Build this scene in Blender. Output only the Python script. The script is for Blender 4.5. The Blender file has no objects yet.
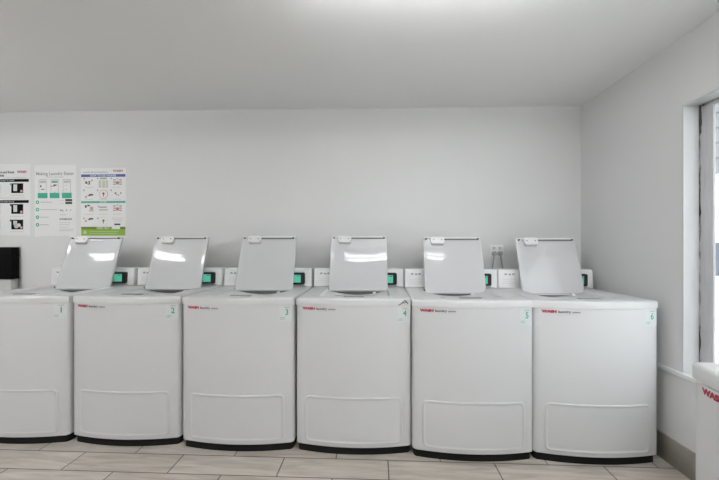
import bpy, bmesh, math, random
from mathutils import Vector, Matrix
random.seed(4)
S = bpy.context.scene
C = S.collection
PI = math.pi

# ------------------------------------------------------------------ materials
def new_mat(name):
    m = bpy.data.materials.new(name); m.use_nodes = True
    nt = m.node_tree
    return m, nt, nt.nodes['Principled BSDF']

def mat(name, col, rough=0.5, spec=0.5, metal=0.0, var=0.02, scale=6.0, bump=0.0, bscale=200.0, coat=0.0):
    """Principled surface with a faint procedural tone variation."""
    m, nt, b = new_mat(name)
    N = nt.nodes
    tc = N.new('ShaderNodeTexCoord')
    nz = N.new('ShaderNodeTexNoise'); nz.inputs['Scale'].default_value = scale; nz.inputs['Detail'].default_value = 3
    nt.links.new(tc.outputs['Object'], nz.inputs['Vector'])
    rp = N.new('ShaderNodeValToRGB')
    rp.color_ramp.elements[0].position = 0.3; rp.color_ramp.elements[1].position = 0.7
    rp.color_ramp.elements[0].color = (*[c*(1-var) for c in col], 1)
    rp.color_ramp.elements[1].color = (*[min(1, c*(1+var)) for c in col], 1)
    nt.links.new(nz.outputs['Fac'], rp.inputs['Fac'])
    nt.links.new(rp.outputs['Color'], b.inputs['Base Color'])
    b.inputs['Roughness'].default_value = rough
    b.inputs['Specular IOR Level'].default_value = spec
    b.inputs['Metallic'].default_value = metal
    b.inputs['Coat Weight'].default_value = coat
    b.inputs['Coat Roughness'].default_value = 0.04
    if bump:
        n2 = N.new('ShaderNodeTexNoise'); n2.inputs['Scale'].default_value = bscale
        nt.links.new(tc.outputs['Object'], n2.inputs['Vector'])
        bp = N.new('ShaderNodeBump'); bp.inputs['Strength'].default_value = bump; bp.inputs['Distance'].default_value = 0.002
        nt.links.new(n2.outputs['Fac'], bp.inputs['Height'])
        nt.links.new(bp.outputs['Normal'], b.inputs['Normal'])
    return m

def emit(name, col, strength, base=None):
    m, nt, b = new_mat(name)
    b.inputs['Base Color'].default_value = (*(base or col), 1)
    b.inputs['Emission Color'].default_value = (*col, 1)
    b.inputs['Emission Strength'].default_value = strength
    b.inputs['Roughness'].default_value = 0.3
    return m

M = {}
M['wall'] = mat('wall_paint', (0.72, 0.72, 0.715), 0.75, 0.25, var=0.012, scale=1.3, bump=0.25, bscale=90)
M['wall_right'] = mat('wall_paint_side', (0.72, 0.72, 0.72), 0.75, 0.25, var=0.012, scale=1.3, bump=0.25, bscale=90)
M['ceiling'] = mat('ceiling_paint', (0.90, 0.90, 0.898), 0.85, 0.2, var=0.01, scale=1.0, bump=0.2, bscale=70)
M['trim'] = mat('trim_paint', (0.88, 0.88, 0.885), 0.5, 0.4, var=0.015, scale=9)
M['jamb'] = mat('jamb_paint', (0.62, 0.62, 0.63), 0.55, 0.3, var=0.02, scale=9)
M['enamel'] = mat('white_enamel', (0.64, 0.64, 0.645), 0.34, 0.45, var=0.008, scale=3)
M['lid'] = mat('lid_enamel', (0.60, 0.60, 0.605), 0.05, 0.5, var=0.006, scale=3)
M['plastic'] = mat('white_plastic', (0.80, 0.80, 0.80), 0.4, 0.45, var=0.01, scale=8)
M['grey_plastic'] = mat('grey_plastic', (0.42, 0.42, 0.42), 0.5, 0.4, var=0.05, scale=20)
M['shadow_grey'] = mat('flange_shade_grey', (0.17, 0.17, 0.17), 0.6, 0.3, var=0.05, scale=20)  # shade below the lid flange, put into the strip's colour
M['hinge_shade_dark'] = mat('painted_hinge_shade', (0.13, 0.13, 0.13), 0.7, 0.2, var=0.05, scale=20)  # shade under the open lid, given as a dark colour
M['mid_grey'] = mat('mid_grey_plastic', (0.30, 0.30, 0.30), 0.5, 0.3, var=0.04, scale=20)
M['dark_grey'] = mat('dark_grey_rubber', (0.10, 0.10, 0.10), 0.6, 0.3, var=0.08, scale=20)
M['black'] = mat('black_plastic', (0.012, 0.012, 0.012), 0.35, 0.4, var=0.1, scale=15)
M['kiosk_black'] = mat('matt_black_screen', (0.004, 0.004, 0.004), 0.6, 0.08, var=0.1)
M['kiosk_grey'] = mat('light_grey_plastic', (0.45, 0.45, 0.44), 0.5, 0.4, var=0.03)
M['toe'] = mat('black_toe_kick', (0.010, 0.010, 0.010), 0.7, 0.2, var=0.2, scale=15)
M['steel'] = mat('tub_steel', (0.13, 0.13, 0.135), 0.5, 0.4, metal=0.5, var=0.05, scale=8)
M['red'] = mat('red_print', (0.42, 0.035, 0.06), 0.5, 0.3, var=0.03)
M['ink'] = mat('dark_print', (0.07, 0.07, 0.075), 0.6, 0.3, var=0.03)
M['ink_grey'] = mat('grey_print', (0.36, 0.36, 0.36), 0.6, 0.3, var=0.03)
M['ink_pale'] = mat('pale_grey_print', (0.52, 0.52, 0.51), 0.6, 0.3, var=0.03)
M['line_pale'] = mat('faint_grey_print', (0.62, 0.62, 0.62), 0.6, 0.3, var=0.03)
M['teal'] = mat('teal_print', (0.055, 0.42, 0.29), 0.5, 0.3, var=0.02)
M['teal_pale'] = mat('soft_teal_print', (0.15, 0.45, 0.37), 0.5, 0.3, var=0.02)
M['blue'] = mat('blue_print', (0.085, 0.13, 0.37), 0.5, 0.3, var=0.02)
M['green'] = mat('green_print', (0.29, 0.47, 0.07), 0.5, 0.3, var=0.03)
M['green_dark'] = mat('dark_green_print', (0.16, 0.26, 0.04), 0.5, 0.3, var=0.03)
M['orange'] = mat('orange_print', (0.45, 0.11, 0.05), 0.5, 0.3, var=0.03)
M['pink'] = mat('pink_print', (0.62, 0.20, 0.19), 0.5, 0.3, var=0.03)
M['skin'] = mat('photo_skin_tone', (0.62, 0.38, 0.30), 0.5, 0.3, var=0.03)
M['yellow'] = mat('mustard_print', (0.50, 0.42, 0.10), 0.5, 0.3, var=0.03)
M['palegreen'] = mat('pale_green_print', (0.55, 0.60, 0.47), 0.5, 0.3, var=0.03)
M['paper'] = mat('poster_paper', (0.79, 0.79, 0.79), 0.45, 0.4, var=0.008, scale=5)
M['sticker'] = mat('sticker_film', (0.665, 0.685, 0.685), 0.4, 0.4, var=0.006)
M['screen'] = emit('lit_screen', (0.085, 0.40, 0.28), 0.55, (0.08, 0.3, 0.22))
M['tube'] = emit('fluorescent_tube', (0.975, 0.99, 1.0), 11.0, (0.9, 0.9, 0.9))
M['left_tube'] = emit('mid_fluorescent_tube', (0.975, 0.99, 1.0), 19.0, (0.9, 0.9, 0.9))
M['fill_tube'] = emit('fill_fluorescent_tube', (0.975, 0.99, 1.0), 25.0, (0.9, 0.9, 0.9))  # stronger tubes for the added fill lights out of view
M['concrete'] = mat('yard_concrete', (0.62, 0.61, 0.59), 0.9, 0.2, var=0.06, scale=3)
M['leaf_dark'] = mat('dark_window_glass', (0.10, 0.12, 0.15), 0.15, 0.5, var=0.1)

# weathered wood of the window frame
def weathered():
    m, nt, b = new_mat('weathered_grey_wood')
    N = nt.nodes
    tc = N.new('ShaderNodeTexCoord'); mp = N.new('ShaderNodeMapping'); mp.inputs['Scale'].default_value = (14, 40, 3)
    nz = N.new('ShaderNodeTexNoise'); nz.inputs['Scale'].default_value = 3; nz.inputs['Detail'].default_value = 6
    rp = N.new('ShaderNodeValToRGB')
    rp.color_ramp.elements[0].position = 0.2; rp.color_ramp.elements[0].color = (0.47, 0.47, 0.485, 1)
    rp.color_ramp.elements[1].position = 0.7; rp.color_ramp.elements[1].color = (0.57, 0.57, 0.585, 1)
    nt.links.new(tc.outputs['Object'], mp.inputs['Vector']); nt.links.new(mp.outputs['Vector'], nz.inputs['Vector'])
    nt.links.new(nz.outputs['Fac'], rp.inputs['Fac']); nt.links.new(rp.outputs['Color'], b.inputs['Base Color'])
    b.inputs['Roughness'].default_value = 0.8
    return m
M['weathered'] = weathered()

def caulk():
    m, nt, b = new_mat('cracked_caulk')
    N = nt.nodes
    tc = N.new('ShaderNodeTexCoord')
    nz = N.new('ShaderNodeTexNoise'); nz.inputs['Scale'].default_value = 9; nz.inputs['Detail'].default_value = 5
    rp = N.new('ShaderNodeValToRGB')
    rp.color_ramp.elements[0].position = 0.42; rp.color_ramp.elements[0].color = (0.07, 0.07, 0.065, 1)
    rp.color_ramp.elements[1].position = 0.62; rp.color_ramp.elements[1].color = (0.5, 0.5, 0.49, 1)
    nt.links.new(tc.outputs['Object'], nz.inputs['Vector'])
    nt.links.new(nz.outputs['Fac'], rp.inputs['Fac']); nt.links.new(rp.outputs['Color'], b.inputs['Base Color'])
    b.inputs['Roughness'].default_value = 0.9
    return m
M['caulk'] = caulk()

def plank_tile(name, c1, c2, mortar, loc, bw, rh, rot=None, streak=(1.2, 9, 1)):
    m, nt, b = new_mat(name)
    N = nt.nodes; L = nt.links
    tc = N.new('ShaderNodeTexCoord')
    mp = N.new('ShaderNodeMapping'); mp.inputs['Location'].default_value = loc
    if rot: mp.inputs['Rotation'].default_value = rot
    L.new(tc.outputs['Object'], mp.inputs['Vector'])
    br = N.new('ShaderNodeTexBrick')
    br.offset = 0.5; br.offset_frequency = 2; br.squash = 1
    br.inputs['Scale'].default_value = 1.0
    br.inputs['Brick Width'].default_value = bw
    br.inputs['Row Height'].default_value = rh
    br.inputs['Mortar Size'].default_value = 0.0036
    br.inputs['Mortar Smooth'].default_value = 0.1
    br.inputs['Color1'].default_value = (*c1, 1); br.inputs['Color2'].default_value = (*c2, 1)
    br.inputs['Mortar'].default_value = (*mortar, 1)
    L.new(mp.outputs['Vector'], br.inputs['Vector'])
    ms = N.new('ShaderNodeMapping'); ms.inputs['Scale'].default_value = streak
    L.new(mp.outputs['Vector'], ms.inputs['Vector'])
    nz = N.new('ShaderNodeTexNoise'); nz.inputs['Scale'].default_value = 2.4; nz.inputs['Detail'].default_value = 6
    nz.inputs['Roughness'].default_value = 0.6; nz.inputs['Distortion'].default_value = 0.6
    L.new(ms.outputs['Vector'], nz.inputs['Vector'])
    rp = N.new('ShaderNodeValToRGB')
    rp.color_ramp.elements[0].position = 0.3; rp.color_ramp.elements[0].color = (0.66, 0.645, 0.62, 1)
    rp.color_ramp.elements[1].position = 0.72; rp.color_ramp.elements[1].color = (1.14, 1.14, 1.14, 1)
    L.new(nz.outputs['Fac'], rp.inputs['Fac'])
    mx = N.new('ShaderNodeMix'); mx.data_type = 'RGBA'; mx.blend_type = 'MULTIPLY'; mx.inputs['Factor'].default_value = 1
    L.new(br.outputs['Color'], mx.inputs[6]); L.new(rp.outputs['Color'], mx.inputs[7])
    L.new(mx.outputs[2], b.inputs['Base Color'])
    b.inputs['Roughness'].default_value = 0.42
    b.inputs['Specular IOR Level'].default_value = 0.4
    bp = N.new('ShaderNodeBump'); bp.inputs['Strength'].default_value = 0.4; bp.inputs['Distance'].default_value = 0.002
    bp.invert = True
    L.new(br.outputs['Fac'], bp.inputs['Height']); L.new(bp.outputs['Normal'], b.inputs['Normal'])
    return m
M['floor'] = plank_tile('plank_floor_tile', (0.53, 0.48, 0.425), (0.60, 0.555, 0.50), (0.12, 0.11, 0.10),
                        (0.543-0.305, -1.93, 0), 0.61, 0.178)
M['skirt'] = plank_tile('plank_skirting_tile', (0.33, 0.305, 0.27), (0.35, 0.325, 0.29), (0.30, 0.29, 0.27),
                        (0.02, 0, 0), 0.61, 2.0, (0, PI/2, 0), (1.5, 1.5, 6))

def glass():
    m = bpy.data.materials.new('window_glass'); m.use_nodes = True
    nt = m.node_tree; N = nt.nodes
    for n in list(N): N.remove(n)
    out = N.new('ShaderNodeOutputMaterial'); mx = N.new('ShaderNodeMixShader')
    tr = N.new('ShaderNodeBsdfTransparent'); gl = N.new('ShaderNodeBsdfGlossy'); gl.inputs['Roughness'].default_value = 0.02
    tr.inputs['Color'].default_value = (0.95, 0.97, 0.96, 1)
    mx.inputs['Fac'].default_value = 0.05
    nt.links.new(tr.outputs[0], mx.inputs[1]); nt.links.new(gl.outputs[0], mx.inputs[2])
    nt.links.new(mx.outputs[0], out.inputs['Surface'])
    return m
M['glass'] = glass()

# ------------------------------------------------------------------ mesh helpers
def link(name, me, parent=None, loc=(0, 0, 0), rot=(0, 0, 0)):
    o = bpy.data.objects.new(name, me); C.objects.link(o)
    o.parent = parent; o.location = loc; o.rotation_euler = rot
    return o

def finish(bm, name, material, smooth=None):
    bmesh.ops.recalc_face_normals(bm, faces=bm.faces[:])
    me = bpy.data.meshes.new(name); bm.to_mesh(me); bm.free()
    for m in (material if isinstance(material, (list, tuple)) else [material]):
        me.materials.append(m)
    if smooth is not None:
        me.shade_smooth(); me.set_sharp_from_angle(angle=math.radians(smooth))
    return me

def box(bm, x0, x1, y0, y1, z0, z1, bev=0.0, seg=2):
    v = [bm.verts.new(p) for p in ((x0,y0,z0),(x1,y0,z0),(x1,y1,z0),(x0,y1,z0),(x0,y0,z1),(x1,y0,z1),(x1,y1,z1),(x0,y1,z1))]
    fs = [bm.faces.new([v[i] for i in q]) for q in ((3,2,1,0),(4,5,6,7),(0,1,5,4),(1,2,6,5),(2,3,7,6),(3,0,4,7))]
    if bev:
        es = list({e for f in fs for e in f.edges})
        bmesh.ops.bevel(bm, geom=es, offset=bev, segments=seg, profile=0.5, affect='EDGES')

def box_me(name, m, *a, bev=0.0, seg=2):
    bm = bmesh.new(); box(bm, *a, bev=bev, seg=seg)
    return finish(bm, name, m, 35 if bev else None)

def loops(bm, rings, close_last=False, close_first=False):
    vs = [[bm.verts.new(p) for p in r] for r in rings]
    n = len(vs[0])
    for a, b in zip(vs, vs[1:]):
        for i in range(n):
            j = (i+1) % n
            bm.faces.new((a[i], a[j], b[j], b[i]))
    if close_last: bm.faces.new(vs[-1])
    if close_first: bm.faces.new(list(reversed(vs[0])))
    return vs

def tube_bm(bm, pts, r, n=10):
    pts = [Vector(p) for p in pts]
    rings = []
    for i, p in enumerate(pts):
        d = (pts[min(i+1, len(pts)-1)] - pts[max(i-1, 0)]).normalized()
        a = d.cross(Vector((0, 1, 0)));
        if a.length < 1e-3: a = d.cross(Vector((1, 0, 0)))
        a.normalize(); b = d.cross(a)
        rr = r[i] if isinstance(r, (list, tuple)) else r
        rings.append([p + (a*math.cos(2*PI*k/n) + b*math.sin(2*PI*k/n))*rr for k in range(n)])
    loops(bm, rings, True, True)

def rrect(x0, x1, z0, z1, r, n=5):
    out = []
    for cx, cz, a0 in ((x1-r, z1-r, 0), (x0+r, z1-r, 90), (x0+r, z0+r, 180), (x1-r, z0+r, 270)):
        for k in range(n+1):
            a = math.radians(a0 + 90*k/n)
            out.append((cx + r*math.cos(a), cz + r*math.sin(a)))
    return out

def text_me(name, body, size, m, align='LEFT', bold=0.0, stretch=1.0, fn=None, width=None):
    """Lettering as a flat mesh in the xz plane; fn maps (x, z) onto the surface it is printed on."""
    cu = bpy.data.curves.new(name, 'FONT'); cu.body = body; cu.size = size; cu.align_x = align; cu.align_y = 'CENTER'
    cu.offset = bold; cu.resolution_u = 3
    o = bpy.data.objects.new(name + '_tmp', cu)
    me = bpy.data.meshes.new_from_object(o)
    bpy.data.objects.remove(o); bpy.data.curves.remove(cu)
    me.name = name
    if width:
        xs = [v.co.x for v in me.vertices]; stretch = width/(max(xs)-min(xs))
    for v in me.vertices:
        x, z = v.co.x*stretch, v.co.y
        v.co = fn(x, z) if fn else Vector((x, 0, z))
    # letters face -y
    me.materials.clear(); me.materials.append(m)
    return me

def thing(name, label, cat, loc=(0, 0, 0), rz=0.0, group=None):
    o = bpy.data.objects.new(name, None); C.objects.link(o)
    o.empty_display_size = 0.1
    o.location = loc; o.rotation_euler = (0, 0, rz)
    o['label'] = label; o['category'] = cat
    if group: o['group'] = group
    return o

def tag(o, label, cat, group=None):
    o['label'] = label; o['category'] = cat
    if group: o['group'] = group
    return o

def struct(o, label=None):
    o['kind'] = 'structure'
    if label: o['label'] = label
    return o

# ------------------------------------------------------------------ the room
XR, YB, XL, YF = 1.69, 3.06, -4.2, -3.4          # right, back, left, front inner faces
def ceil_z(x): return 2.425 - 0.0077*x

struct(link('floor', box_me('floor', M['floor'], XL-0.1, XR+0.16, YF-0.1, YB+0.1, -0.1, 0.0)), 'grey beige wood-look plank tile floor')
bm = bmesh.new()
vs = [bm.verts.new(p) for p in ((XL-0.1, YF-0.1, ceil_z(XL-0.1)), (XR+0.16, YF-0.1, ceil_z(XR+0.16)), (XR+0.16, YB+0.1, ceil_z(XR+0.16)), (XL-0.1, YB+0.1, ceil_z(XL-0.1)))]
vt = [bm.verts.new(v.co + Vector((0, 0, 0.12))) for v in vs]
bm.faces.new(vs[::-1]); bm.faces.new(vt)
for i in range(4): bm.faces.new((vs[i], vs[(i+1) % 4], vt[(i+1) % 4], vt[i]))
struct(link('ceiling', finish(bm, 'ceiling', M['ceiling'])), 'plain white painted ceiling')

struct(link('wall_back', box_me('wall_back', M['wall'], XL-0.1, XR+0.16, YB, YB+0.1, 0, 2.6)), 'white painted back wall')
struct(link('wall_left', box_me('wall_left', M['wall'], XL-0.1, XL, YF, YB, 0, 2.6)), 'white painted left wall')
struct(link('wall_front', box_me('wall_front', M['wall'], XL, XR, YF-0.1, YF, 0, 2.6)), 'white painted front wall')

WY0, WY1, WZ0, WZ1 = 0.3, 2.07, 0.553, 2.03
bm = bmesh.new()
TW = 0.16
box(bm, XR, XR+TW, YF, WY0, 0, 2.6); box(bm, XR, XR+TW, WY1, YB, 0, 2.6)
box(bm, XR, XR+TW, WY0, WY1, 0, WZ0-0.02); box(bm, XR, XR+TW, WY0, WY1, WZ1, 2.6)
struct(link('wall_right', finish(bm, 'wall_right', M['wall_right'])), 'white painted right wall with the window')
# narrow ledge running along the right wall
struct(link('trim_1', box_me('trim_1', M['trim'], XR-0.016, XR, YF, YB, 0.526, 0.553, bev=0.004)), 'narrow white ledge along the right wall')
struct(link('baseboard_right', box_me('baseboard_right', M['skirt'], XR-0.011, XR, YF, YB, 0.0, 0.153, bev=0.002)), 'grey brown tile baseboard on the right wall')
struct(link('baseboard_back', box_me('baseboard_back', M['skirt'], XL, XR-0.012, YB-0.011, YB, 0.0, 0.153, bev=0.002)), 'grey brown tile baseboard on the back wall')

# the window
w = struct(thing('window_1', 'white-lined window with weathered grey frame in the right wall', 'window'))
del w['category']
jt = 0.008
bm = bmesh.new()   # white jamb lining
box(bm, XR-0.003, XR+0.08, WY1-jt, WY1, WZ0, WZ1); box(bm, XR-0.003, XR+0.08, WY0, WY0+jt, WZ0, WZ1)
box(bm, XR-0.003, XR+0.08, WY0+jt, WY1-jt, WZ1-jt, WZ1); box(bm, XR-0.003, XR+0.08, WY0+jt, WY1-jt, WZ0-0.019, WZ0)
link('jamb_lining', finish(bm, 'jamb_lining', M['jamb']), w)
bm = bmesh.new()
a, b = XR+0.082, XR+0.094
fy1, fy0, fz0, fz1, fw = WY1-0.001, WY0+0.001, WZ0, WZ1-0.001, 0.084
box(bm, a, b, fy1-fw, fy1, fz0, fz1, bev=0.003); box(bm, a, b, fy0, fy0+fw, fz0, fz1, bev=0.003)
box(bm, a, b, fy0+fw, fy1-fw, fz1-0.03, fz1, bev=0.003); box(bm, a, b, fy0+fw, fy1-fw, fz0, fz0+0.03, bev=0.003)
link('window_frame', finish(bm, 'window_frame', M['weathered'], 35), w)
bm = bmesh.new()   # cracked sealant line between lining and frame, wavering in width
for (hz0, hz1) in ((WZ0, WZ1-jt),):
    n = 60; prev = None
    for i in range(n+1):
        z = hz0 + (hz1-hz0)*i/n
        wd = 0.005 + 0.004*math.sin(i*0.37) * math.sin(i*0.9+1) + random.uniform(-0.002, 0.003)
        if z > WZ1-0.16: wd += 0.006
        q = [bm.verts.new((a-0.004, WY1-jt-0.0005, z)), bm.verts.new((a-0.004, WY1-jt-0.0005-wd, z)),
             bm.verts.new((a+0.001, WY1-jt-0.0005-wd, z)), bm.verts.new((a+0.001, WY1-jt-0.0005, z))]
        if prev:
            for k in range(4): bm.faces.new((prev[k], prev[(k+1) % 4], q[(k+1) % 4], q[k]))
        else: bm.faces.new(q[::-1])
        prev = q
    bm.faces.new(prev)
n = 40; prev = None
for i in range(n+1):
    y = WY0+jt + (WY1-jt-0.02-WY0-jt)*i/n
    wd = 0.009 + 0.006*math.sin(i*0.6)*math.sin(i*0.23+1) + random.uniform(-0.002, 0.003)
    q = [bm.verts.new((a-0.004, y, WZ1-jt-0.0005)), bm.verts.new((a+0.001, y, WZ1-jt-0.0005)),
         bm.verts.new((a+0.001, y, WZ1-jt-0.0005-wd)), bm.verts.new((a-0.004, y, WZ1-jt-0.0005-wd))]
    if prev:
        for k in range(4): bm.faces.new((prev[k], prev[(k+1) % 4], q[(k+1) % 4], q[k]))
    else: bm.faces.new(q[::-1])
    prev = q
bm.faces.new(prev)
link('sealant', finish(bm, 'sealant', M['caulk']), w)
bm = bmesh.new()
sy1, sy0, sz0, sz1 = fy1-fw, fy0+fw, fz0+0.03, fz1-0.03
ax, bx_ = XR+0.084, XR+0.089
ss = 0.008
box(bm, ax, bx_, sy1-ss, sy1, sz0, sz1); box(bm, ax, bx_, sy0, sy0+ss, sz0, sz1)
box(bm, ax, bx_, sy0+ss, sy1-ss, sz1-ss, sz1); box(bm, ax, bx_, sy0+ss, sy1-ss, sz0, sz0+ss)
box(bm, ax, bx_, (sy0+sy1)/2-0.02, (sy0+sy1)/2+0.02, sz0+ss, sz1-ss)
link('sash', finish(bm, 'sash', M['trim']), w)
link('pane', box_me('pane', M['glass'], XR+0.085, XR+0.0875, sy0+ss, sy1-ss, sz0+ss, sz1-ss), w)

# the yard and the neighbouring house seen through the pane
struct(link('ground', box_me('ground', M['concrete'], XR+0.3, 14, -8, 16, -0.25, -0.12)), 'pale concrete yard outside the window')
h = thing('neighbour_house', 'pale clapboard house across the yard outside the window', 'house', (4.3, 4.0, -0.12))
bm = bmesh.new()
nb = 5; z0 = 2.30
for i in range(nb):                                    # overlapping clapboards
    za, zb = z0 + i*0.19, z0 + (i+1)*0.19
    v = [bm.verts.new(p) for p in ((-0.03, -4, za), (-0.03, 6, za), (-0.005, 6, zb), (-0.005, -4, zb), (0.06, -4, za), (0.06, 6, za), (0.06, 6, zb), (0.06, -4, zb))]
    for q in ((0,1,2,3), (4,7,6,5), (0,4,5,1), (3,2,6,7), (0,3,7,4), (1,5,6,2)): bm.faces.new([v[k] for k in q])
link('clapboard_wall', finish(bm, 'clapboard_wall', mat('clapboard_paint', (0.24, 0.24, 0.25), 0.7, 0.3, var=0.04)), h)
link('lower_wall', box_me('lower_wall', mat('stucco', (0.74, 0.74, 0.72), 0.9, 0.2, var=0.05, scale=4, bump=0.4, bscale=40), 0.03, 0.25, -4, 6, 0, 2.30), h)
link('window_glazing', box_me('window_glazing', M['leaf_dark'], 0.0, 0.04, -0.2, 1.6, 1.00, 1.42), h)
bm = bmesh.new()
for (p, q, r, s) in ((-0.28, -0.2, 0.93, 1.49), (1.6, 1.68, 0.93, 1.49), (-0.2, 1.6, 0.93, 1.0), (-0.2, 1.6, 1.42, 1.49)): box(bm, -0.015, 0.04, p, q, r, s)
link('window_surround', finish(bm, 'window_surround', M['trim']), h)

# ------------------------------------------------------------------ washing machine
W, D, BOW = 0.704, 0.712, 0.046
ZD, ZS = 0.936, 0.890           # deck top, seam
def front_y(x, w=W, b=BOW): return -b*(1-(2*x/w)**2)

def outline(inset=0.0, n=30, back=D, front_in=None):
    """Plan of the cabinet, anticlockwise from the front left: bowed front, rounded corners."""
    fi = inset if front_in is None else front_in
    hw = W/2-inset; r = 0.012
    pts = [(-hw, r*2.2+fi), (-hw+r*0.18, r*1.0+fi+0.001), (-hw+r*0.6, r*0.2+fi)]
    for i in range(n+1):
        x = -hw+r*1.2 + 2*(hw-r*1.2)*i/n
        pts.append((x, front_y(x)+fi))
    pts += [(hw-r*0.6, r*0.2+fi), (hw-r*0.18, r*1.0+fi+0.001), (hw, r*2.2+fi)]
    pts += [(hw, back-inset), (-hw, back-inset)]
    return pts

def ring(pts, z): return [(x, y, z) for x, y in pts]

MESH = {}
bm = bmesh.new()
loops(bm, [ring(outline(0.008), 0.044), ring(outline(0.0), 0.050), ring(outline(0.0), ZS-0.002), ring(outline(0.0015), ZS-0.0005), ring(outline(0.004), ZS-0.0005), ring(outline(0.004), ZS+0.012)], False, True)
MESH['cabinet'] = finish(bm, 'cabinet', M['enamel'], 40)
bm = bmesh.new()
loops(bm, [ring(outline(0.008, front_in=0.014), 0.0), ring(outline(0.008, front_in=0.014), 0.046)], True, True)
MESH['toe_kick'] = finish(bm, 'toe_kick', M['toe'], 40)

# deck: bowed rim, rectangular seat for the lid, round mouth of the tub
HX, HY0, HY1 = 0.222, 0.085, 0.520
def side_loop(x0, x1, y0f, y1, n, r=0.0):
    out = []
    for i in range(n): t = i/n; x = x0+(x1-x0)*t; out.append((x, y0f(x)))
    for i in range(n): t = i/n; out.append((x1, y0f(x1)+(y1-y0f(x1))*t))
    for i in range(n): t = i/n; out.append((x1+(x0-x1)*t, y1))
    for i in range(n): t = i/n; out.append((x0, y1+(y0f(x0)-y1)*t))
    return out
n = 14
def deck_loop(ins): return side_loop(-W/2+ins, W/2-ins, lambda x: front_y(x)+ins, D-ins, n)
hole = side_loop(-HX, HX, lambda x: HY0, HY1, n)
hole2 = side_loop(-HX+0.006, HX-0.006, lambda x: HY0+0.006, HY1-0.006, n)
cx, cy, cr = 0.0, 0.262, 0.150
circ = []
for (x, y) in hole2:
    a = math.atan2(y-cy, x-cx); circ.append((cx+cr*math.cos(a), cy+cr*math.sin(a)))
mid_loop = [((a_[0]+b_[0])/2, (a_[1]+b_[1])/2) for a_, b_ in zip(hole2, circ)]
def tray(pts, drop=0.0):       # the seat of the lid is dished: it falls towards the middle of its back edge
    return [(x, y, ZD-0.014-drop-0.035*max(0, (y-HY0)/(HY1-HY0))*(1-(x/HX)**2)) for x, y in pts]
circ2 = [(cx+(x-cx)*0.97, cy+(y-cy)*0.97) for x, y in circ]
bm = bmesh.new()
loops(bm, [ring(deck_loop(0.0015), ZS+0.001), ring(deck_loop(0.0), ZS+0.0025), ring(deck_loop(0.0), ZD-0.012), ring(deck_loop(0.0025), ZD-0.005), ring(deck_loop(0.007), ZD-0.0015),
           ring(deck_loop(0.014), ZD), ring(side_loop(-HX-0.008, HX+0.008, lambda x: HY0-0.008, HY1+0.008, n), ZD), ring(hole, ZD-0.004),
           tray(hole2), tray(mid_loop), tray(circ), tray(circ2, 0.008)])
MESH['deck'] = finish(bm, 'deck', M['enamel'], 40)
MESH['hinge_shade_panel'] = box_me('hinge_shade_panel', M['hinge_shade_dark'], -0.205, 0.205, HY1-0.017, HY1-0.007, ZD-0.062, ZD-0.026)  # dark panel painted as the shade gap below the open lid
MESH['finger_notch'] = box_me('finger_notch', M['mid_grey'], -0.065, 0.065, 0.036, 0.070, ZD-0.002, ZD+0.0045, bev=0.002)
bm = bmesh.new()
loops(bm, [tray(circ2, 0.0075), ring(circ2, ZD-0.36)], True)
MESH['tub'] = finish(bm, 'tub', M['steel'], 40)

# lower access panel: raised rounded rim, follows the bow
def curved_panel(x0, x1, z0, z1, r, prof, ins=0.0):
    """Rounded rectangle on the bowed front; prof(distance from edge) gives how far it stands out."""
    cxp = (x0+x1)/2; hw0 = (x1-x0)/2
    steps = [0, .002, .004, .006, .009, .012, .016, .020, .026]
    zs = [z0+s for s in steps] + [z0+.026+(z1-z0-.052)*i/6 for i in range(1, 6)] + [z1-s for s in reversed(steps)]
    bm = bmesh.new(); rows = []
    for z in zs:
        dz = min(z-z0, z1-z)
        hw = hw0 - (r-math.sqrt(max(0, r*r-(r-dz)**2)) if dz < r else 0)
        xs = [-hw+s for s in steps] + [-hw+.026+(2*hw-.052)*i/20 for i in range(1, 20)] + [hw-s for s in reversed(steps)]
        row = []
        for x in xs:
            dx = hw-abs(x)
            # distance from the rounded outline
            ax_, az_ = hw0-abs(x), dz
            if ax_ < r and az_ < r: d = r-math.hypot(r-ax_, r-az_)
            else: d = min(ax_, az_)
            X = cxp+x
            row.append(bm.verts.new((X, front_y(X)-prof(max(0, d))+0.0005, z)))
        rows.append(row)
    for a_, b_ in zip(rows, rows[1:]):
        for i in range(len(a_)-1): bm.faces.new((a_[i], a_[i+1], b_[i+1], b_[i]))
    return bm
def rim(d):
    if d < .004: return .007*d/.004
    if d < .010: return .007
    if d < .017: return .007-.003*(d-.010)/.007
    return .004
bm = curved_panel(-0.297, 0.297, 0.068, 0.348, 0.034, rim)
MESH['access_panel'] = finish(bm, 'access_panel', M['enamel'], 60)

# console
bm = bmesh.new()
prof_c = [(0.612, ZD+0.003), (0.622, 1.070), (0.628, 1.076), (0.700, 1.078), (0.708, 1.072), (0.708, ZD+0.003)]
hwc = W/2-0.003
ra = [[(x, y, z) for (y, z) in prof_c] for x in (-hwc+0.004, hwc-0.004)]
rb = [[(x, y+(0.004 if y < 0.66 else -0.004), z-(0.003 if z > 1 else 0)) for (y, z) in prof_c] for x in (-hwc, hwc)]
loops(bm, [rb[0], ra[0], ra[1], rb[1]], True, True)
MESH['console'] = finish(bm, 'console', M['plastic'], 30)
def cons_y(z): return 0.612+(z-ZD-0.003)/(1.070-ZD-0.003)*0.010
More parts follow.
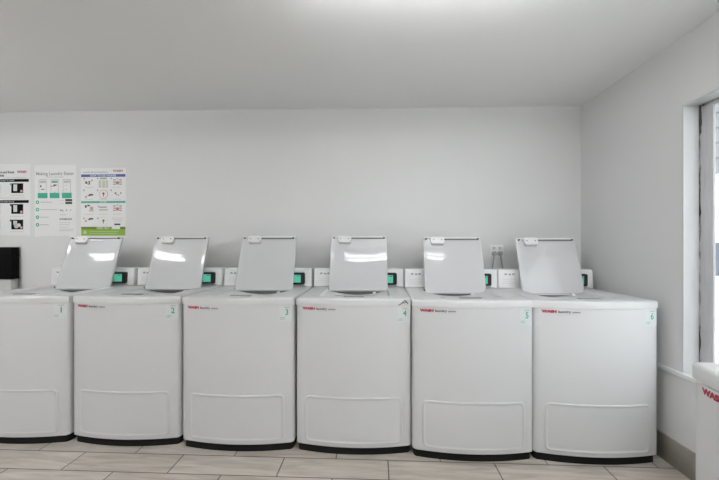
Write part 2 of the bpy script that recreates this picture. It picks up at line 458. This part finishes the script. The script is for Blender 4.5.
# display block: black bezel with lit screen
bm = bmesh.new()
rr = rrect(0.150, 0.298, 0.952, 1.046, 0.014)
loops(bm, [[(x, 0.628, z) for x, z in rr], [(x, 0.596, z) for x, z in rr], [(0.219+(x-0.219)*0.95, 0.590, 0.999+(z-0.999)*0.93) for x, z in rr],
           [(0.219+(x-0.219)*0.80, 0.5925, 0.999+(z-0.999)*0.78) for x, z in rr]], True, True)
MESH['display_bezel'] = finish(bm, 'display_bezel', M['black'], 35)
bm = bmesh.new()
rr = rrect(0.176, 0.268, 0.969, 1.029, 0.004)
loops(bm, [[(x, 0.5935, z) for x, z in rr], [(x, 0.5905, z) for x, z in rr]], True, True)
MESH['screen'] = finish(bm, 'screen', M['screen'])
SCREEN_MARKS = ((.180, .190, 1.016, 1.025), (.196, .207, 1.018, 1.024), (.180, .206, .992, 1.000), (.180, .212, .978, .984), (.240, .262, 1.018, 1.023))
for k_, (x0, x1, za, zb) in enumerate(SCREEN_MARKS):
    MESH['screen_mark%d' % k_] = box_me('screen_mark', M['ink'], x0, x1, 0.5895, 0.5906, za, zb)
MESH['indicator'] = box_me('indicator', M['ink_grey'], -0.009, 0.009, -0.0022, 0.003, -0.006, 0.006, bev=0.001)
for k_, (z, x0, x1) in enumerate(((1.000, -0.315, -0.215), (0.985, -0.315, -0.215), (0.970, -0.32, -0.20))):
    MESH['instruction_line%d' % k_] = box_me('instruction_line', M['line_pale'], x0, x1, cons_y(z)-0.0008, cons_y(z)+0.001, z-0.0012, z+0.0012)
# status strip under the display
bm = bmesh.new(); box(bm, 0.155, 0.30, cons_y(.945)-0.001, cons_y(.945)+0.001, 0.9425, 0.9465)
MESH['status_strip'] = finish(bm, 'status_strip', M['ink_grey'])

# lid (hinge at its lower edge, local z runs up the lid, -y is the inner face)
LW, LL, LT = 0.442, 0.438, 0.020
def lid_bend(x, z): return -(0.20*x*x*z) + 0.02*z*z
bm = bmesh.new()
def lid_ring(ins, y, nz=12, nx=14):
    x0, x1, za, zb = -LW/2+ins, LW/2-ins, 0.002+ins, LL-ins
    p = []
    for i in range(nx): p.append((x0+(x1-x0)*i/nx, za))
    for i in range(nz): p.append((x1, za+(zb-za)*i/nz))
    for i in range(nx): p.append((x1+(x0-x1)*i/nx, zb))
    for i in range(nz): p.append((x0, zb+(za-zb)*i/nz))
    return [(x, y+lid_bend(x, z), z) for x, z in p]
vsl = loops(bm, [lid_ring(0.006, LT/2), lid_ring(0.001, LT/2-0.004), lid_ring(0.0, 0.0), lid_ring(0.0, -LT/2+0.004), lid_ring(0.002, -LT/2+0.001), lid_ring(0.006, -LT/2), lid_ring(0.010, -LT/2+0.0008)])
# inner face as a grid joined to the last ring, outer face likewise
def fill_grid(ins, y, nz=12, nx=14):
    x0, x1, za, zb = -LW/2+ins, LW/2-ins, 0.002+ins, LL-ins
    g = [[bm.verts.new((x0+(x1-x0)*i/nx, y+lid_bend(x0+(x1-x0)*i/nx, za+(zb-za)*j/nz), za+(zb-za)*j/nz)) for i in range(nx+1)] for j in range(nz+1)]
    for j in range(nz):
        for i in range(nx): bm.faces.new((g[j][i], g[j][i+1], g[j+1][i+1], g[j+1][i]))
fill_grid(0.010, -LT/2+0.0008); fill_grid(0.006, LT/2)
bmesh.ops.remove_doubles(bm, verts=bm.verts[:], dist=1e-5)
MESH['lid'] = finish(bm, 'lid', M['lid'], 50)
# folded flange along the top edge, with a dark strip painted as the shade beneath it
bm = bmesh.new()
box(bm, -LW/2+0.012, LW/2-0.012, -LT/2-0.007, -LT/2+0.0075, LL-0.010, LL+0.002, bev=0.002)
MESH['flange'] = finish(bm, 'flange', M['plastic'], 40)
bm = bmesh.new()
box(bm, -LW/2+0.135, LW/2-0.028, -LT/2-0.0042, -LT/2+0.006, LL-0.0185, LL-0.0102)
MESH['flange_gap_shade'] = finish(bm, 'flange_gap_shade', M['shadow_grey'])
# latch cover: rounded tab hanging from the flange
bm = bmesh.new()
rr = rrect(-0.163, -0.060, LL-0.054, LL+0.002, 0.018)
loops(bm, [[(x, -LT/2+0.004, z) for x, z in rr], [(x, -LT/2-0.014, z) for x, z in rr], [(-0.1115+(x+0.1115)*0.93, -LT/2-0.018, LL-0.025+(z-LL+0.025)*0.88) for x, z in rr]], True, True)
MESH['latch_cover'] = finish(bm, 'latch_cover', M['plastic'], 40)
bm = bmesh.new()
rr = rrect(-0.159, -0.064, LL-0.062, LL-0.036, 0.011)
loops(bm, [[(x, -LT/2+0.004, z) for x, z in rr], [(x, -LT/2-0.009, z) for x, z in rr]], True, True)
MESH['latch_shade'] = finish(bm, 'latch_shade', M['grey_plastic'], 40)  # grey lip painted as the shade under the latch cover
bm = bmesh.new(); tube_bm(bm, [(0, 0.002, 0), (0, -0.004, 0)], 0.0042, 10)
MESH['screw'] = finish(bm, 'screw', M['dark_grey'], 40)
bm = bmesh.new()
tube_bm(bm, [(0, 0.006, 0), (0, -0.006, 0), (0, -0.008, 0)], [0.007, 0.007, 0.005], 12)
MESH['bumper'] = finish(bm, 'bumper', M['dark_grey'], 40)
bm = bmesh.new(); tube_bm(bm, [(-0.010, 0, 0), (0.008, 0, 0), (0.011, 0, 0)], [0.006, 0.006, 0.004], 12)
MESH['hinge_pin'] = finish(bm, 'hinge_pin', M['dark_grey'], 40)
bm = bmesh.new(); tube_bm(bm, [(0, 0.012, 0), (0, -0.012, 0), (0, -0.018, 0)], [0.012, 0.012, 0.008], 14)
MESH['catch_knob'] = finish(bm, 'catch_knob', M['plastic'], 40)

def on_front(off=0.0006):
    return lambda x, z: Vector((x, front_y(x)-off, z))
def shifted(x0, z0, off):
    f = on_front(off)
    return lambda x, z: f(x+x0, z+z0)
TX = -W/2+0.044; TZ = 0.873
MESH['brand_lettering'] = text_me('brand_lettering', 'WASH', 0.0205, M['red'], bold=0.0016, width=0.079, fn=shifted(TX, TZ, 0.0008))
MESH['model_lettering'] = text_me('model_lettering', 'laundry', 0.0200, M['ink'], bold=0.0006, width=0.067, fn=shifted(TX+0.084, TZ, 0.0008))
MESH['series_lettering'] = text_me('series_lettering', 'systems', 0.0160, M['ink'], bold=0.0003, width=0.044, fn=shifted(TX+0.158, TZ-0.001, 0.0008))
MESH['small_print'] = text_me('small_print', 'commercial laundry', 0.0065, M['ink_pale'], width=0.115, fn=shifted(TX+0.084, TZ-0.015, 0.0008))

def sticker_mesh():
    bm = bmesh.new()
    x0, x1, za, zb = W/2-0.086, W/2-0.010, 0.792, 0.885
    rows = [[bm.verts.new((x0+(x1-x0)*i/6, front_y(x0+(x1-x0)*i/6)-0.0004, z)) for i in range(7)] for z in (za, zb)]
    back = [[bm.verts.new((v.co.x, v.co.y+0.0008, v.co.z)) for v in r] for r in rows]
    for i in range(6):
        bm.faces.new((rows[0][i], rows[0][i+1], rows[1][i+1], rows[1][i]))
    return finish(bm, 'number_sticker', M['sticker'])
MESH['number_sticker'] = sticker_mesh()
NX = W/2-0.041
MESH['sticker_heading'] = text_me('sticker_heading', 'WASH', 0.0100, M['ink_grey'], 'CENTER', bold=0.0003, stretch=1.1, fn=shifted(NX, 0.876, 0.0012))
MESH['sticker_note'] = text_me('sticker_note', 'machine\nnumber', 0.0088, M['teal_pale'], 'LEFT', bold=0.0002, stretch=1.0, fn=shifted(W/2-0.082, 0.811, 0.0012))

GROUP = 'top-loading washers along the back wall'
LEAN = math.radians(19.6)
def washer(num, x, y, label, rz=0.0, lean=LEAN, group=GROUP, lid_dx=0.0, lid_drop=0.0):
    t = thing('washing_machine', label, 'washing machine', (x, y, 0), rz, group)
    for k in ('cabinet', 'toe_kick', 'access_panel', 'tub', 'deck', 'hinge_shade_panel', 'finger_notch', 'brand_lettering', 'model_lettering', 'series_lettering', 'small_print'):
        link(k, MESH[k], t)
    cons = link('console', MESH['console'], t)
    for k in ('display_bezel', 'screen', 'status_strip'):
        link(k, MESH[k], cons)
    for k in range(5): link('screen_mark', MESH['screen_mark%d' % k], cons)
    for k in range(3): link('instruction_line', MESH['instruction_line%d' % k], cons)
    for ix, iz in ((-0.292, 1.040), (-0.262, 1.038), (-0.236, 1.040)):
        link('indicator', MESH['indicator'], cons, (ix, cons_y(iz), iz))
    lid = l = link('lid', MESH['lid'], t, (lid_dx, HY1-0.012, ZD-0.024-lid_drop), (-lean, 0, 0))
    for k in ('flange', 'flange_gap_shade', 'latch_shade', 'latch_cover'): link(k, MESH[k], l)
    for sx in (-0.142, -0.081): link('screw', MESH['screw'], l, (sx, -LT/2-0.0165, LL-0.024))
    for sx in (-0.196, 0.196): link('bumper', MESH['bumper'], l, (sx, -LT/2+lid_bend(sx, LL-.012)-0.004, LL-0.012))
    for sx in (-LW/2-0.008, LW/2+0.008): link('hinge_pin', MESH['hinge_pin'], t, (sx+lid_dx, HY1-0.008, ZD-0.008))
    link('catch_knob', MESH['catch_knob'], t, (0.125, HY1-0.046, ZD-0.031))
    if num:
        st = link('number_sticker', MESH['number_sticker'], t)
        link('machine_number', text_me('machine_number', str(num), 0.050, M['teal'] if num != 1 else M['ink_teal'], 'CENTER', bold=0.0012, stretch=0.85, fn=shifted(NX, 0.846, 0.0012)), st)
        link('sticker_heading', MESH['sticker_heading'], st); link('sticker_note', MESH['sticker_note'], st)
    return t
M['ink_teal'] = mat('dark_teal_print', (0.05, 0.16, 0.13), 0.5, 0.3, var=0.02)

spots = [
    (1, -2.310, 2.205, 'white washing machine numbered 1, cut off by the left edge, below the posters'),
    (2, -1.586, 2.212, 'white washing machine numbered 2, second from the left in the row'),
    (3, -0.858, 2.190, 'white washing machine numbered 3 in teal on its sticker, no glare on its lid'),
    (4, -0.140, 2.188, 'white washing machine numbered 4 with a black scribble on the deck edge'),
    (5, 0.566, 2.152, 'white washing machine numbered 5 in front of the wall outlet with plugs'),
    (6, 1.270, 2.154, 'white washing machine numbered 6 at the right wall, last of the row'),
]
washers = []
for (num, x, y, lab) in spots:
    washers.append(washer(num, x, y, lab, lid_dx=(0.014, 0.008, 0.004, 0.003, 0.012, 0.008)[num-1], lid_drop=(0, 0, 0, 0, 0.010, 0.018)[num-1]))
# black scribble on the deck edge of number 4
bm = bmesh.new()
def stroke(bm, p, q, wd):
    p, q = Vector(p), Vector(q); d = (q-p).normalized(); nrm = Vector((-d.y, d.x))*wd/2
    f = on_front(0.0012)
    vs = [bm.verts.new(f(*(c))) for c in (p-nrm, q-nrm, q+nrm, p+nrm)]
    bm.faces.new(vs)
stroke(bm, (0.278, 0.897), (0.312, 0.925), 0.005); stroke(bm, (0.312, 0.925), (0.330, 0.903), 0.006); stroke(bm, (0.290, 0.908), (0.318, 0.912), 0.004); stroke(bm, (0.270, 0.899), (0.284, 0.899), 0.004)
link('scribble_mark', finish(bm, 'scribble_mark', M['ink']), washers[3])

# washer on the right, under the window, facing left
t7 = washer(None, 0.858, 0.668, 'white washing machine at the right edge facing left under the window', rz=-PI/2, lean=PI/2, group=None)
for o in list(t7.children):
    if o.name.startswith('lid'):
        o.location.z = ZD+0.010

# ------------------------------------------------------------------ wall outlet and plugs
OX, OZ = 1.003, 1.208
t = thing('wall_outlet', 'white double outlet plate on the back wall above machine 5', 'outlet', (OX, YB, OZ))
bm = bmesh.new()
rr = rrect(-0.058, 0.058, -0.057, 0.057, 0.006)
loops(bm, [[(x, 0, z) for x, z in rr], [(x, -0.004, z) for x, z in rr], [(x*0.96, -0.006, z*0.96) for x, z in rr]], True, True)
link('cover_plate', finish(bm, 'cover_plate', M['plastic'], 40), t)
for sx in (-0.0245, 0.0245):
    for sz in (0.027, -0.014):
        bm = bmesh.new(); rr = rrect(-0.015, 0.015, -0.014, 0.014, 0.006)
        loops(bm, [[(x, -0.005, z) for x, z in rr], [(x, -0.0085, z) for x, z in rr]], True, True)
        s = link('socket', finish(bm, 'socket', M['plastic'], 40), t, (sx, 0, sz))
        if sz > 0:
            bm = bmesh.new()
            box(bm, -0.0085, -0.0045, -0.0092, -0.008, -0.002, 0.009); box(bm, 0.0045, 0.0085, -0.0092, -0.008, -0.002, 0.009); box(bm, -0.003, 0.003, -0.0092, -0.008, -0.010, -0.005)
            link('slots', finish(bm, 'slots', M['dark_grey']), s)
for side, lab in ((-1, 'left grey power plug in the wall outlet, cord dropping behind machine 5'), (1, 'right grey power plug in the wall outlet, cord slanting right behind machine 6')):
    px = OX+side*0.0245
    p = thing('power_plug', lab, 'plug', (px, YB-0.0085, OZ-0.014), 0, 'power plugs in the wall outlet')
    bm = bmesh.new()
    tube_bm(bm, [(0, 0, 0), (0, -0.022, 0), (0, -0.030, 0)], [0.019, 0.019, 0.013], 16)
    link('plug_body', finish(bm, 'plug_body', M['grey_plastic'], 40), p)
    dx = -0.024 if side < 0 else 0.020
    bm = bmesh.new()
    tube_bm(bm, [(0, -0.016, -0.010), (dx*0.1, -0.018, -0.035), (dx*0.5, -0.020, -0.085), (dx, -0.022, -0.145), (dx*1.2, -0.03, -0.30), (dx*1.2, -0.04, -0.6)], [0.009, 0.0065, 0.0055, 0.0055, 0.0055, 0.0055], 8)
    link('cord', finish(bm, 'cord', M['grey_plastic'], 60), p)

# ------------------------------------------------------------------ card kiosk at the left
t = thing('card_kiosk', 'black screened kiosk against the back wall at the left edge below the posters', 'kiosk', (-3.425, YB-0.02, 0.0))
link('housing', box_me('housing', M['kiosk_grey'], -0.27, 0.27, -0.075, 0.0, 0.0, 0.962, bev=0.012), t)
link('screen_panel', box_me('screen_panel', M['kiosk_black'], -0.27, 0.272, -0.07, 0.0, 0.968, 1.245, bev=0.004), t)

# ------------------------------------------------------------------ posters (drawn in a unit grid on each sheet)
class Poster:
    def __init__(self, label, x0, x1, z1, z0, gw, gh):
        self.t = thing('laundry_poster', label, 'poster', (x0, YB, z1), 0, 'laundry posters on the back wall')
        self.sx = (x1-x0)/gw; self.sz = (z1-z0)/gh
        link('sheet', box_me('sheet', M['paper'], 0, x1-x0, -0.002, 0.001, -(z1-z0), 0), self.t)
    def rect(self, name, m, x0, y0, x1, y1, lay=1, parent=None, r=0):
        bm = bmesh.new()
        d = -0.002-0.0005*lay
        box(bm, x0*self.sx, x1*self.sx, d, -0.0015, -y1*self.sz, -y0*self.sz)
        return link(name, finish(bm, name, m), parent or self.t)
    def rects(self, name, m, lst, lay=1, parent=None):
        return [self.rect(name, m, *q, lay=lay, parent=parent) for q in lst][0]
    def disc(self, name, m, x, y, r, lay=1, parent=None, inner=0):
        bm = bmesh.new(); d = -0.002-0.0005*lay
        n = 20
        o = [(x*self.sx+r*self.sx*math.cos(2*PI*k/n), d, -y*self.sz+r*self.sx*math.sin(2*PI*k/n)) for k in range(n)]
        if inner:
            q = [(x*self.sx+inner*self.sx*math.cos(2*PI*k/n), d, -y*self.sz+inner*self.sx*math.sin(2*PI*k/n)) for k in range(n)]
            loops(bm, [o, q])
        else:
            bm.faces.new([bm.verts.new(p) for p in o])
        return link(name, finish(bm, name, m), parent or self.t)
    def text(self, name, s, m, x, y, h, align='LEFT', bold=0.0, stretch=1.0, lay=2, parent=None, width=None):
        d = -0.002-0.0005*lay
        me = text_me(name, s, h*self.sz*1.35, m, align, bold, stretch, width=width and width*self.sx, fn=lambda a_, b_: Vector((x*self.sx+a_, d, -y*self.sz+b_)))
        return link(name, me, parent or self.t)

# poster with step pictures, cut by the left edge of the view (grid: 50 x 71)
p = Poster('left poster with black bars and dark step photos, cut off at the left edge', -3.52, -3.068, 1.985, 1.350, 50, 71)
p.text('title', 'Laundry Card and Kiosk', M['ink'], 33.0, 8.2, 2.4, 'RIGHT', bold=0.0010, width=29)
p.text('title', 'User Guide', M['ink'], 22.5, 11.4, 2.4, 'RIGHT', bold=0.0010)
p.text('logo', 'WASH', M['red'], 41.0, 8.0, 2.4, 'CENTER', bold=0.0012, width=9.6)
p.rect('fine_print', M['ink_pale'], 23, 13.2, 46, 13.6)
for y0, s in ((15.0, 'HOW TO BUY A CARD'), (36.0, 'HOW TO ADD VALUE')):
    r = p.rect('header_bar', M['kiosk_black'], 3, y0, 48, y0+2.8)
    p.text('bar_lettering', s, M['paper'], 33, y0+1.5, 1.5, 'RIGHT', lay=3, parent=r)
for (y0, k) in ((19.3, 0), (40.0, 1), (55.5, 2)):
    for x0 in (6, 30):
        if True:
            ph = p.rect('step_photo', M['kiosk_black'], x0, y0, x0+12.2, y0+9.6)
            p.rect('card_in_photo', M['sticker'], x0+2.2, y0+1.0, x0+6.0, y0+(7.6 if k < 2 else 5.0), lay=3, parent=ph)
            p.disc('hand_in_photo', M['skin'], x0+10.6, y0+7.8, 1.3, lay=4, parent=ph)
            if k == 2:
                p.disc('screen_in_photo', M['ink_pale'], x0+5.4, y0+6.0, 2.6, lay=3, parent=ph)
                p.disc('glow_in_photo', M['sticker'], x0+8.2, y0+5.4, 1.8, lay=4, parent=ph)
            p.disc('step_number', M['teal_pale'] if k == 0 else M['ink'], x0-0.3, y0+0.8, 1.1, lay=4, parent=ph)
    p.rects('caption', M['ink_pale'], [(6, y0+11.8, 17, y0+12.2), (29, y0+11.8, 43, y0+12.2)])
p.rect('caption_rule', M['ink_pale'], 4, 33.6, 44, 34.0)

# poster "Making Laundry Easier" (grid: 41 x 72)
p = Poster('middle poster with a Making Laundry Easier title and three phones', -3.031, -2.652, 1.973, 1.335, 41, 72)
p.text('title', 'Making Laundry Easier', M['ink_grey'], 20.3, 8.8, 3.3, 'CENTER', bold=0.0009, width=38)
p.text('subtitle', 'Pay from your phone', M['ink_pale'], 20.3, 12.0, 1.7, 'CENTER', bold=0.0004, width=17)
for i, x0 in enumerate((4.2, 16.2, 28.4)):
    ph = p.rect('phone_picture', M['ink_pale'], x0-0.1, 14.3, x0+7.6, 28.2)
    p.rect('phone_screen', M['paper'], x0+0.4, 15.0, x0+7.1, 28.2, lay=2, parent=ph)
    p.rect('phone_header', (M['ink_pale'], M['teal_pale'], M['ink_pale'])[i], x0+0.8, 15.8, x0+6.8, 18.0, lay=3, parent=ph)
    if i == 0: p.rects('phone_mark', M['ink'], [(x0+1.3, 20.2, x0+2.6, 22.2), (x0+2.2, 24, x0+5.8, 24.7)], lay=3, parent=ph)
    if i == 1: p.rects('phone_mark', M['ink'], [(x0+2.6, 19.6, x0+5.8, 20.8), (x0+3.5, 27, x0+4.5, 27.6)], lay=3, parent=ph); p.rect('phone_alert', M['pink'], x0-0.5, 20.8, x0+4.2, 21.6, lay=4, parent=ph)
    if i == 2: p.rects('phone_mark', M['ink_pale'], [(x0+1.3, 20.2, x0+4.6, 20.6), (x0+2.4, 24.2, x0+4.0, 25.0)], lay=3, parent=ph)
    p.rect('teal_block', M['teal'], x0-1.0, 28.0, x0+8.6, 33.2, lay=4, parent=ph)
for k, y in enumerate((37.2, 44.6, 52.2, 59.8)):
    p.disc('bullet', M['teal'], 2.8, y, 1.75, inner=0.75)
    p.rect('text_line', M['ink_pale'], 5.4, y-0.35, (17.5, 22.5, 14, 14)[k], y+0.35)
for y0 in (34.2, 37.0):
    p.rect('store_badge', M['ink'], 30.6, y0, 37.4, y0+2.2)
p.rects('text_line', M['ink_pale'], [(25.2, 35.4, 29.4, 35.8), (25.2, 38.2, 29.0, 38.6), (25.2, 49.6, 31, 50.1), (24.6, 57.2, 36, 57.6), (24.6, 59.2, 35, 59.6), (24.6, 62, 34, 62.4), (24.6, 64.0, 38.5, 64.5), (24.6, 65.6, 38.5, 66.1)])
p.rects('side_icon', M['ink_grey'], [(25.4, 44.4, 26.8, 46.2), (27.2, 45.2, 28.8, 46.4), (31.2, 44.6, 32.4, 46.0), (35.6, 44.6, 36.4, 45.8)])
p.text('side_heading', '8-WASH-24-7', M['ink'], 25.0, 54.3, 1.9, bold=0.0008, width=12.5)
p.rect('foot_rule', M['ink_pale'], 6, 71.2, 34, 71.5)

# poster with the blue, teal and green bars (grid: 45 x 70)
p = Poster('right poster with blue, teal and green bars behind machine 1', -2.606, -2.196, 1.942, 1.325, 45, 70)
p.text('title', 'Laundry Room Instructions', M['ink_grey'], 2.6, 4.2, 1.9, bold=0.0003, width=24)
p.text('logo', 'WASH', M['orange'], 37.2, 3.2, 2.4, 'CENTER', bold=0.0010, width=9.8)
r = p.rect('header_bar', M['blue'], 0.4, 6.4, 44.6, 9.0)
p.text('bar_lettering', 'HOW TO USE WASHER', M['paper'], 22.5, 7.8, 1.9, 'CENTER', lay=3, parent=r, bold=0.0003)
r = p.rect('header_bar', M['teal_pale'], 0.4, 33.0, 44.6, 35.2)
p.text('bar_lettering', 'DRYER', M['paper'], 22.5, 34.2, 1.8, 'CENTER', lay=3, parent=r)
def sorting(x, y):      # clothes sorting picture
    a = p.rects('step_picture', M['ink'], [(x, y+2.4, x+2, y+4.6), (x+3.0, y+2.2, x+5.2, y+3.2), (x+3.6, y+3.2, x+4.6, y+5.6), (x+6.4, y+0.5, x+7.2, y+2.0)])
    p.disc('picture_accent', M['pink'], x+2.8, y+4.8, 0.8, lay=2, parent=a)
def control(x, y):
    p.rects('step_picture', M['ink_grey'], [(x-1, y-0.6, x+6, y+0.8)])
    p.rects('step_picture', M['palegreen'], [(x-2, y+1.8, x+0.6, y+9.2), (x+1.6, y+1.8, x+4.4, y+9.2), (x+5.2, y+1.8, x+7.2, y+9.2)])
def grid(x, y):
    a = p.rects('step_picture', M['ink_grey'], [(x+dx, y+dy, x+dx+2.6, y+dy+1.2) for dx in (0, 6.0) for dy in (0.4, 2.6, 4.8)] + [(x+3.4, y-0.4, x+5.2, y+0.6)])
    p.disc('picture_accent', M['pink'], x+4.4, y+4.0, 1.7, lay=2, parent=a)
def hand(x, y):
    a = p.rects('step_picture', M['ink'], [(x+4, y+1.4, x+8.0, y+2.9), (x+2.6, y+2.6, x+5.4, y+3.4)])
    p.disc('picture_accent', M['pink'], x+0.8, y+4.4, 1.1, lay=2, parent=a, inner=0.5)
def drop(x, y, c1, c2):
    a = p.disc('step_picture', c1, x+2, y+3.6, 4.4)
    p.disc('picture_ground', M['paper'], x+2, y+3.6, 4.0, lay=2, parent=a)
    p.disc('picture_accent', c2, x+2, y+3.0, 1.2, lay=3, parent=a); p.rect('picture_stem', c2, x+1.6, y+3.6, x+2.4, y+6.0, lay=3, parent=a)
sorting(4.5, 11.0); control(20.0, 10.4); grid(32.4, 11.0)
hand(4.4, 24.6); drop(20.8, 22.6, M['pink'], M['orange'])
p.rects('step_picture', M['ink'], [(34.0, 24.6, 35.6, 26.0), (39.6, 24.6, 40.6, 26.0), (35.4, 26.6, 36.8, 27.2), (37.2, 26.9, 38.6, 27.5)])
a = p.rects('step_picture', M['ink'], [(4.2, 37.2, 6.0, 39.6), (6.6, 36.8, 9.2, 38.2)])
p.rects('picture_accent', M['skin'], [(9.2, 38.8, 12.6, 41.6)], lay=2, parent=a); p.rects('picture_shade', M['ink_pale'], [(8.6, 41.8, 12.8, 43.4)], lay=2, parent=a)
p.rects('step_picture', M['ink_grey'], [(17.2, 37.6, 18.2, 38.8), (18.2, 38.6, 26.0, 39.8)]); p.rects('picture_caption', M['ink_pale'], [(18.4, 41.0, 27.0, 42.6)])
grid(32.4, 37.0); hand(4.4, 48.6); drop(20.8, 49.6, M['sticker'], M['orange'])
p.rect('picture_accent', M['yellow'], 20.6, 49.0, 24.0, 50.4)
p.rects('text_line', M['ink_pale'], [(31.0, 49.8, 43.4, 50.2), (31.8, 51.4, 42, 51.8), (33, 53.0, 41, 53.4)])
p.rect('black_badge', M['ink'], 33.6, 55.6, 39.6, 57.2)
for (cx_, cy_) in ((3.6, 10.6), (17.0, 10.6), (30.6, 10.6), (3.2, 22.2), (17.0, 22.4), (30.4, 22.4), (3.4, 50.2), (17.2, 50.2)): p.disc('step_number', M['ink_grey'], cx_, cy_, 0.8)
p.rects('picture_caption', M['ink_pale'], [(x, y, x+8.5, y+0.4) for x in (4, 18, 32) for y in (19.2, 31.2, 46.0)])
g = p.rect('green_panel', M['green'], 0.4, 58.8, 44.6, 67.6)
p.rects('green_header', M['green_dark'], [(0.4, 58.8, 30.4, 61.2), (39.6, 58.8, 44.6, 61.2)], lay=2, parent=g)
p.text('panel_lettering', 'NEED HELP?', M['paper'], 22.6, 60.1, 1.9, 'CENTER', lay=3, parent=g, bold=0.0004)
p.rect('white_tab', M['paper'], 31.2, 58.4, 39.2, 61.0, lay=3, parent=g)
p.disc('phone_badge', M['palegreen'], 4.4, 64.4, 1.6, lay=3, parent=g)
p.rects('text_line', M['palegreen'], [(9, 63.3, 38, 63.7), (9, 65.3, 36, 65.7)], lay=2, parent=g)

# ------------------------------------------------------------------ ceiling lights
bm = bmesh.new()
box(bm, -0.63, 0.63, -0.018, 0.018, -0.135, 0.0, bev=0.006)
housing = finish(bm, 'housing', M['trim'], 40)
bm = bmesh.new(); tube_bm(bm, [(-0.60, 0, 0), (0.60, 0, 0)], 0.016, 14)
tube = finish(bm, 'tube', M['tube'], 50)
fill_tube_mesh = tube.copy(); fill_tube_mesh.materials[0] = M['fill_tube']
left_tube = tube.copy(); left_tube.materials[0] = M['left_tube']
bm = bmesh.new(); box(bm, -0.01, 0.01, -0.062, 0.062, -0.085, 0.0)
holder = finish(bm, 'lamp_holder', M['plastic'])
for (lx, ly, lab) in ((-3.15, 1.38, 'twin tube ceiling light over the left washers'), (0.25, 1.38, 'twin tube ceiling light over the middle washers'),
                      (-2.6, -0.4, 'added unseen twin tube fill light in the middle left of the room'), (1.05, 0.0, 'added unseen twin tube fill light in the middle right of the room'),  # these and the next two are added out of view to brighten the room
                      (-3.0, -1.6, 'added unseen twin tube fill light at the front left of the room'), (1.0, -1.6, 'added unseen twin tube fill light at the front right of the room')):
    t = thing('ceiling_light', lab, 'ceiling light', (lx, ly, ceil_z(lx)-0.004), 0, 'twin tube ceiling lights')
    link('housing', housing, t)
    for s in (-0.044, 0.044): link('tube', (left_tube if lx < 0 else tube) if ly > 1 else fill_tube_mesh, t, (0, s, -0.148))
    for s in (-0.612, 0.612): link('lamp_holder', holder, t, (s, 0, -0.078))

# ------------------------------------------------------------------ world, camera
wd = bpy.data.worlds.new('overcast_sky'); S.world = wd; wd.use_nodes = True
bg = wd.node_tree.nodes['Background']
bg.inputs['Color'].default_value = (0.92, 0.96, 1.0, 1); bg.inputs['Strength'].default_value = 2.2
# daylight portals in the two openings
def portal(name, loc, rot, sx, sy):
    L = bpy.data.lights.new(name, 'AREA'); L.shape = 'RECTANGLE'; L.size = sx; L.size_y = sy
    L.cycles.is_portal = True
    o = bpy.data.objects.new(name, L); C.objects.link(o); o.location = loc; o.rotation_euler = rot
portal('window_daylight', (XR+0.2, (WY0+WY1)/2, (WZ0+WZ1)/2), (0, PI/2, 0), WZ1-WZ0, WY1-WY0)

cam = bpy.data.cameras.new('camera'); co = bpy.data.objects.new('camera', cam); C.objects.link(co)
cam.sensor_fit = 'HORIZONTAL'; cam.sensor_width = 36; cam.lens = 36*360/719
cam.shift_y = 7/719
cam.clip_start = 0.05
co.location = (0, 0, 1.246); co.rotation_euler = (PI/2, 0, math.atan(0.047))
S.camera = co
S.view_settings.view_transform = 'Standard'; S.view_settings.look = 'None'
S.view_settings.exposure = 0.58; S.view_settings.gamma = 1.0; S.view_settings.use_curve_mapping = False
